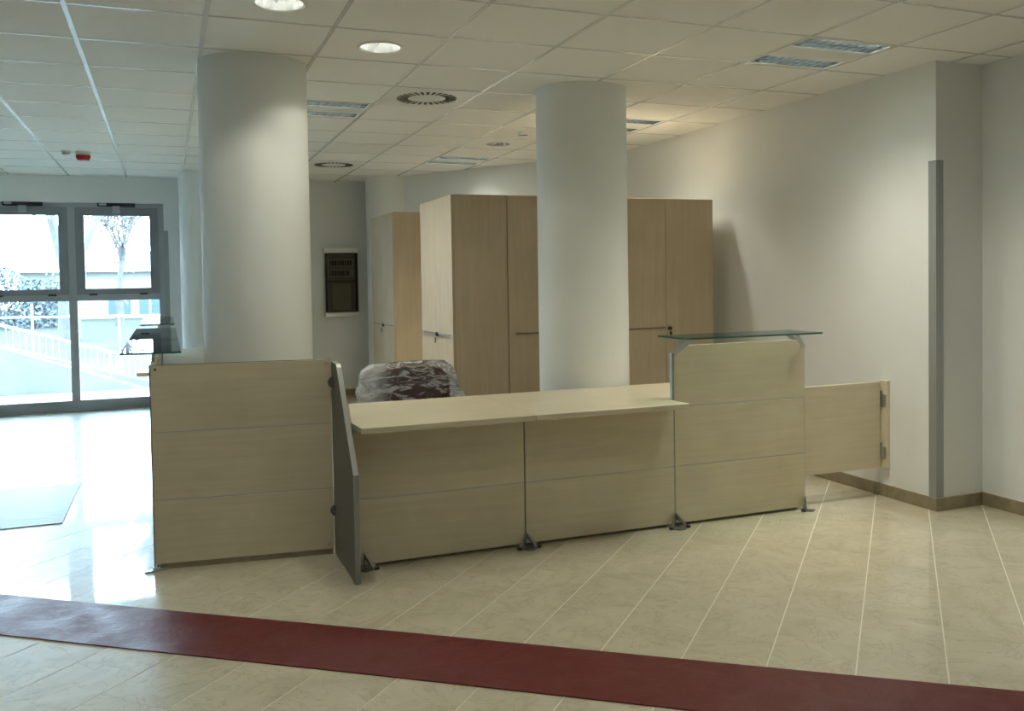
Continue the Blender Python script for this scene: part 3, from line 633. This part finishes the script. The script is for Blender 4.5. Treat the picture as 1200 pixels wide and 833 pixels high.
# ------------------------------------------------------------------ outdoors
struct(MB().box((-60, 12.05, -.30), (30, 70, -.12)).build('ground', 'lawn'), 'grass and fallen leaves outside the window')
struct(MB().box((-8, 12.05, -.12), (3, 14.40, -.05)).build('paving', 'concrete'), 'pale paving outside the window')
def rz(x): return .643 + (x + 2.237) * (-.704 / 1.906)        # ramp wall top falling to the right
tag(MB().prism([(-6, -.12), (.25, -.12), (.25, max(-.1, rz(.25))), (-.35, max(-.06, rz(-.35))), (-6, rz(-6))], 14.42, 14.62, 'y').build('ramp_wall', 'concrete'), 'sloping concrete ramp wall outside the window', 'wall')
t_ = thing('ramp_railing', 'white metal railing following the sloping ramp wall outside', 'railing', (0, 14.52, 0))
def rtop(x): return .961 + (x + 2.228) * (-.488 / 1.556)
MB().tube((-6, 0, rtop(-6)), (1.0, 0, rtop(1.0)), .022, n=8).build('top_rail', 'rail_paint', t_); MB().tube((-6, 0, rtop(-6) - .30), (1.0, 0, rtop(1) - .30), .012, n=8).build('bottom_rail', 'rail_paint', t_)
k = 0; x = -5.9
while x < .95:
    if k % 12 == 0: MB().tube((x, 0, max(-.1, rz(x) - .02)), (x, 0, rtop(x) + (.42 if k % 24 == 0 else .0)), .016, n=8).build('post', 'rail_paint', t_)
    else: MB().tube((x, 0, rtop(x) - .30), (x, 0, rtop(x)), .007, n=6).build('baluster', 'rail_paint', t_)
    x += .085; k += 1
# far railing line
t_ = thing('far_railing', 'thin white railing further off on the lawn', 'railing', (0, 17.5, 0))
MB().tube((-8, 0, 1.03), (1.5, 0, .93), .018, n=6).build('top_rail', 'rail_paint', t_)
for x in (-7.4, -5.2, -3.0, -.8, 1.4): MB().tube((x, 0, -.12), (x, 0, .99), .016, n=6).build('post', 'rail_paint', t_)
# house
t_ = thing('house', 'pale rendered house beyond the lawn', 'building', (-1.5, 48, -.12))
MB().box((-5, 0, 0), (12, 9, 2.3)).build('wall', 'render_wall', t_)
MB().prism([(-5.4, 2.3), (12.5, 2.3), (11, 3.3), (-4, 3.3)], -.5, 9.5, 'y').build('roof', 'roof_tile', t_)
for x in (-3.0, -.65, .75, 3.4, 6.0, 8.6):
    wn = MB().box((x - .50, -.06, .15), (x + .50, .02, 1.25)).build('window', 'far_glass', t_); MB().box((x - .04, -.08, .15), (x + .04, -.06, 1.25)).build('mullion', 'rail_paint', wn)
# trees
def tree(x, y, h, r, seed, label, crown=True):
    rg = random.Random(seed); t_ = thing('bare_tree', label, 'tree', (x, y, -.13), 0, 'bare trees outside the window')
    br = MB()
    def grow(p, d, L, rad, lev):
        q = p + d * L; br.tube(p, q, rad, rad * .68, n=6 if lev < 2 else 4, cap=False)
        if lev >= 5: return
        for _ in range(3 if lev < 4 else 2):
            nd_ = (d + Vector((rg.uniform(-1, 1), rg.uniform(-1, 1), rg.uniform(-.2, .75))) * (.62 if lev else .45)).normalized(); grow(q if rg.random() < .6 else p + d * L * rg.uniform(.55, .95), nd_, L * rg.uniform(.58, .8), rad * .6, lev + 1)
    tr = MB(); top = Vector((rg.uniform(-.15, .15), 0, h * .17)); tr.tube((0, 0, -.05), top * .5, r * 1.15, r, n=10).tube(top * .5, top, r, r * .85, n=10); tr.build('trunk', 'bark', t_, True)
    for _ in range(3): grow(top * rg.uniform(.85, 1), Vector((rg.uniform(-.5, .5), rg.uniform(-.5, .5), 1)).normalized(), h * .21, r * .6, 1)
    br.build('branches', 'twig', t_)
    lf = MB(); tips = br.v[-4 * (len(br.v) // 6):]
    for _ in range(4200):
        c = Vector(rg.choice(tips)) + Vector((rg.gauss(0, .28), rg.gauss(0, .28), rg.gauss(0, .24))); u = Vector((rg.uniform(-1, 1), rg.uniform(-1, 1), rg.uniform(-1, 1))).normalized() * rg.uniform(.03, .07); v = u.orthogonal()
        lf.add([c - u, c - v, c + u, c + v], [(0, 1, 2, 3)])
    tag(lf.build('dry_leaves', 'dry_leaf', t_), kind='stuff')
for k, (x, y, h, r, l) in enumerate([(-2.75, 30, 11, .30, 'bare tree with the thickest trunk in front of the house'), (-1.75, 39, 9, .16, 'slim bare tree in front of the house window'), (3.6, 27, 9, .15, 'slim bare tree at the house corner by the column'), (-6.3, 38, 10, .22, 'bare tree left of the thick trunk near the railing'),
        (-7.9, 23.5, 10, .24, 'stout bare tree on the lawn beyond the railing'), (-13.5, 33, 12, .3, 'bare tree far across the lawn'), (6.0, 41, 11, .2, 'bare tree rising behind the far column'), (-17, 23, 11, .28, 'bare tree at the edge of the lawn')]): tree(x, y, h, r, 11 + k, l)
# clipped hedge behind the lawn
rg = random.Random(5); hd = MB()
for _ in range(16000):
    x = rg.uniform(-20, -3.6); y = 40 + rg.uniform(-1.0, 1.0); z = rg.uniform(-.1, 2.1 + .35 * math.sin(x * 1.7)); a = rg.uniform(0, 6.3); b_ = rg.uniform(-1, 1); s_ = rg.uniform(.05, .10)
    u = Vector((math.cos(a), math.sin(a), b_)).normalized() * s_; v = u.orthogonal().normalized() * s_ * .7; c = Vector((x, y, z)); hd.add([c - u, c - v, c + u, c + v], [(0, 1, 2, 3)])
tag(hd.build('hedge_foliage', 'hedge_leaf'), 'loose grey green hedge foliage beyond the lawn', 'hedge', kind='stuff')
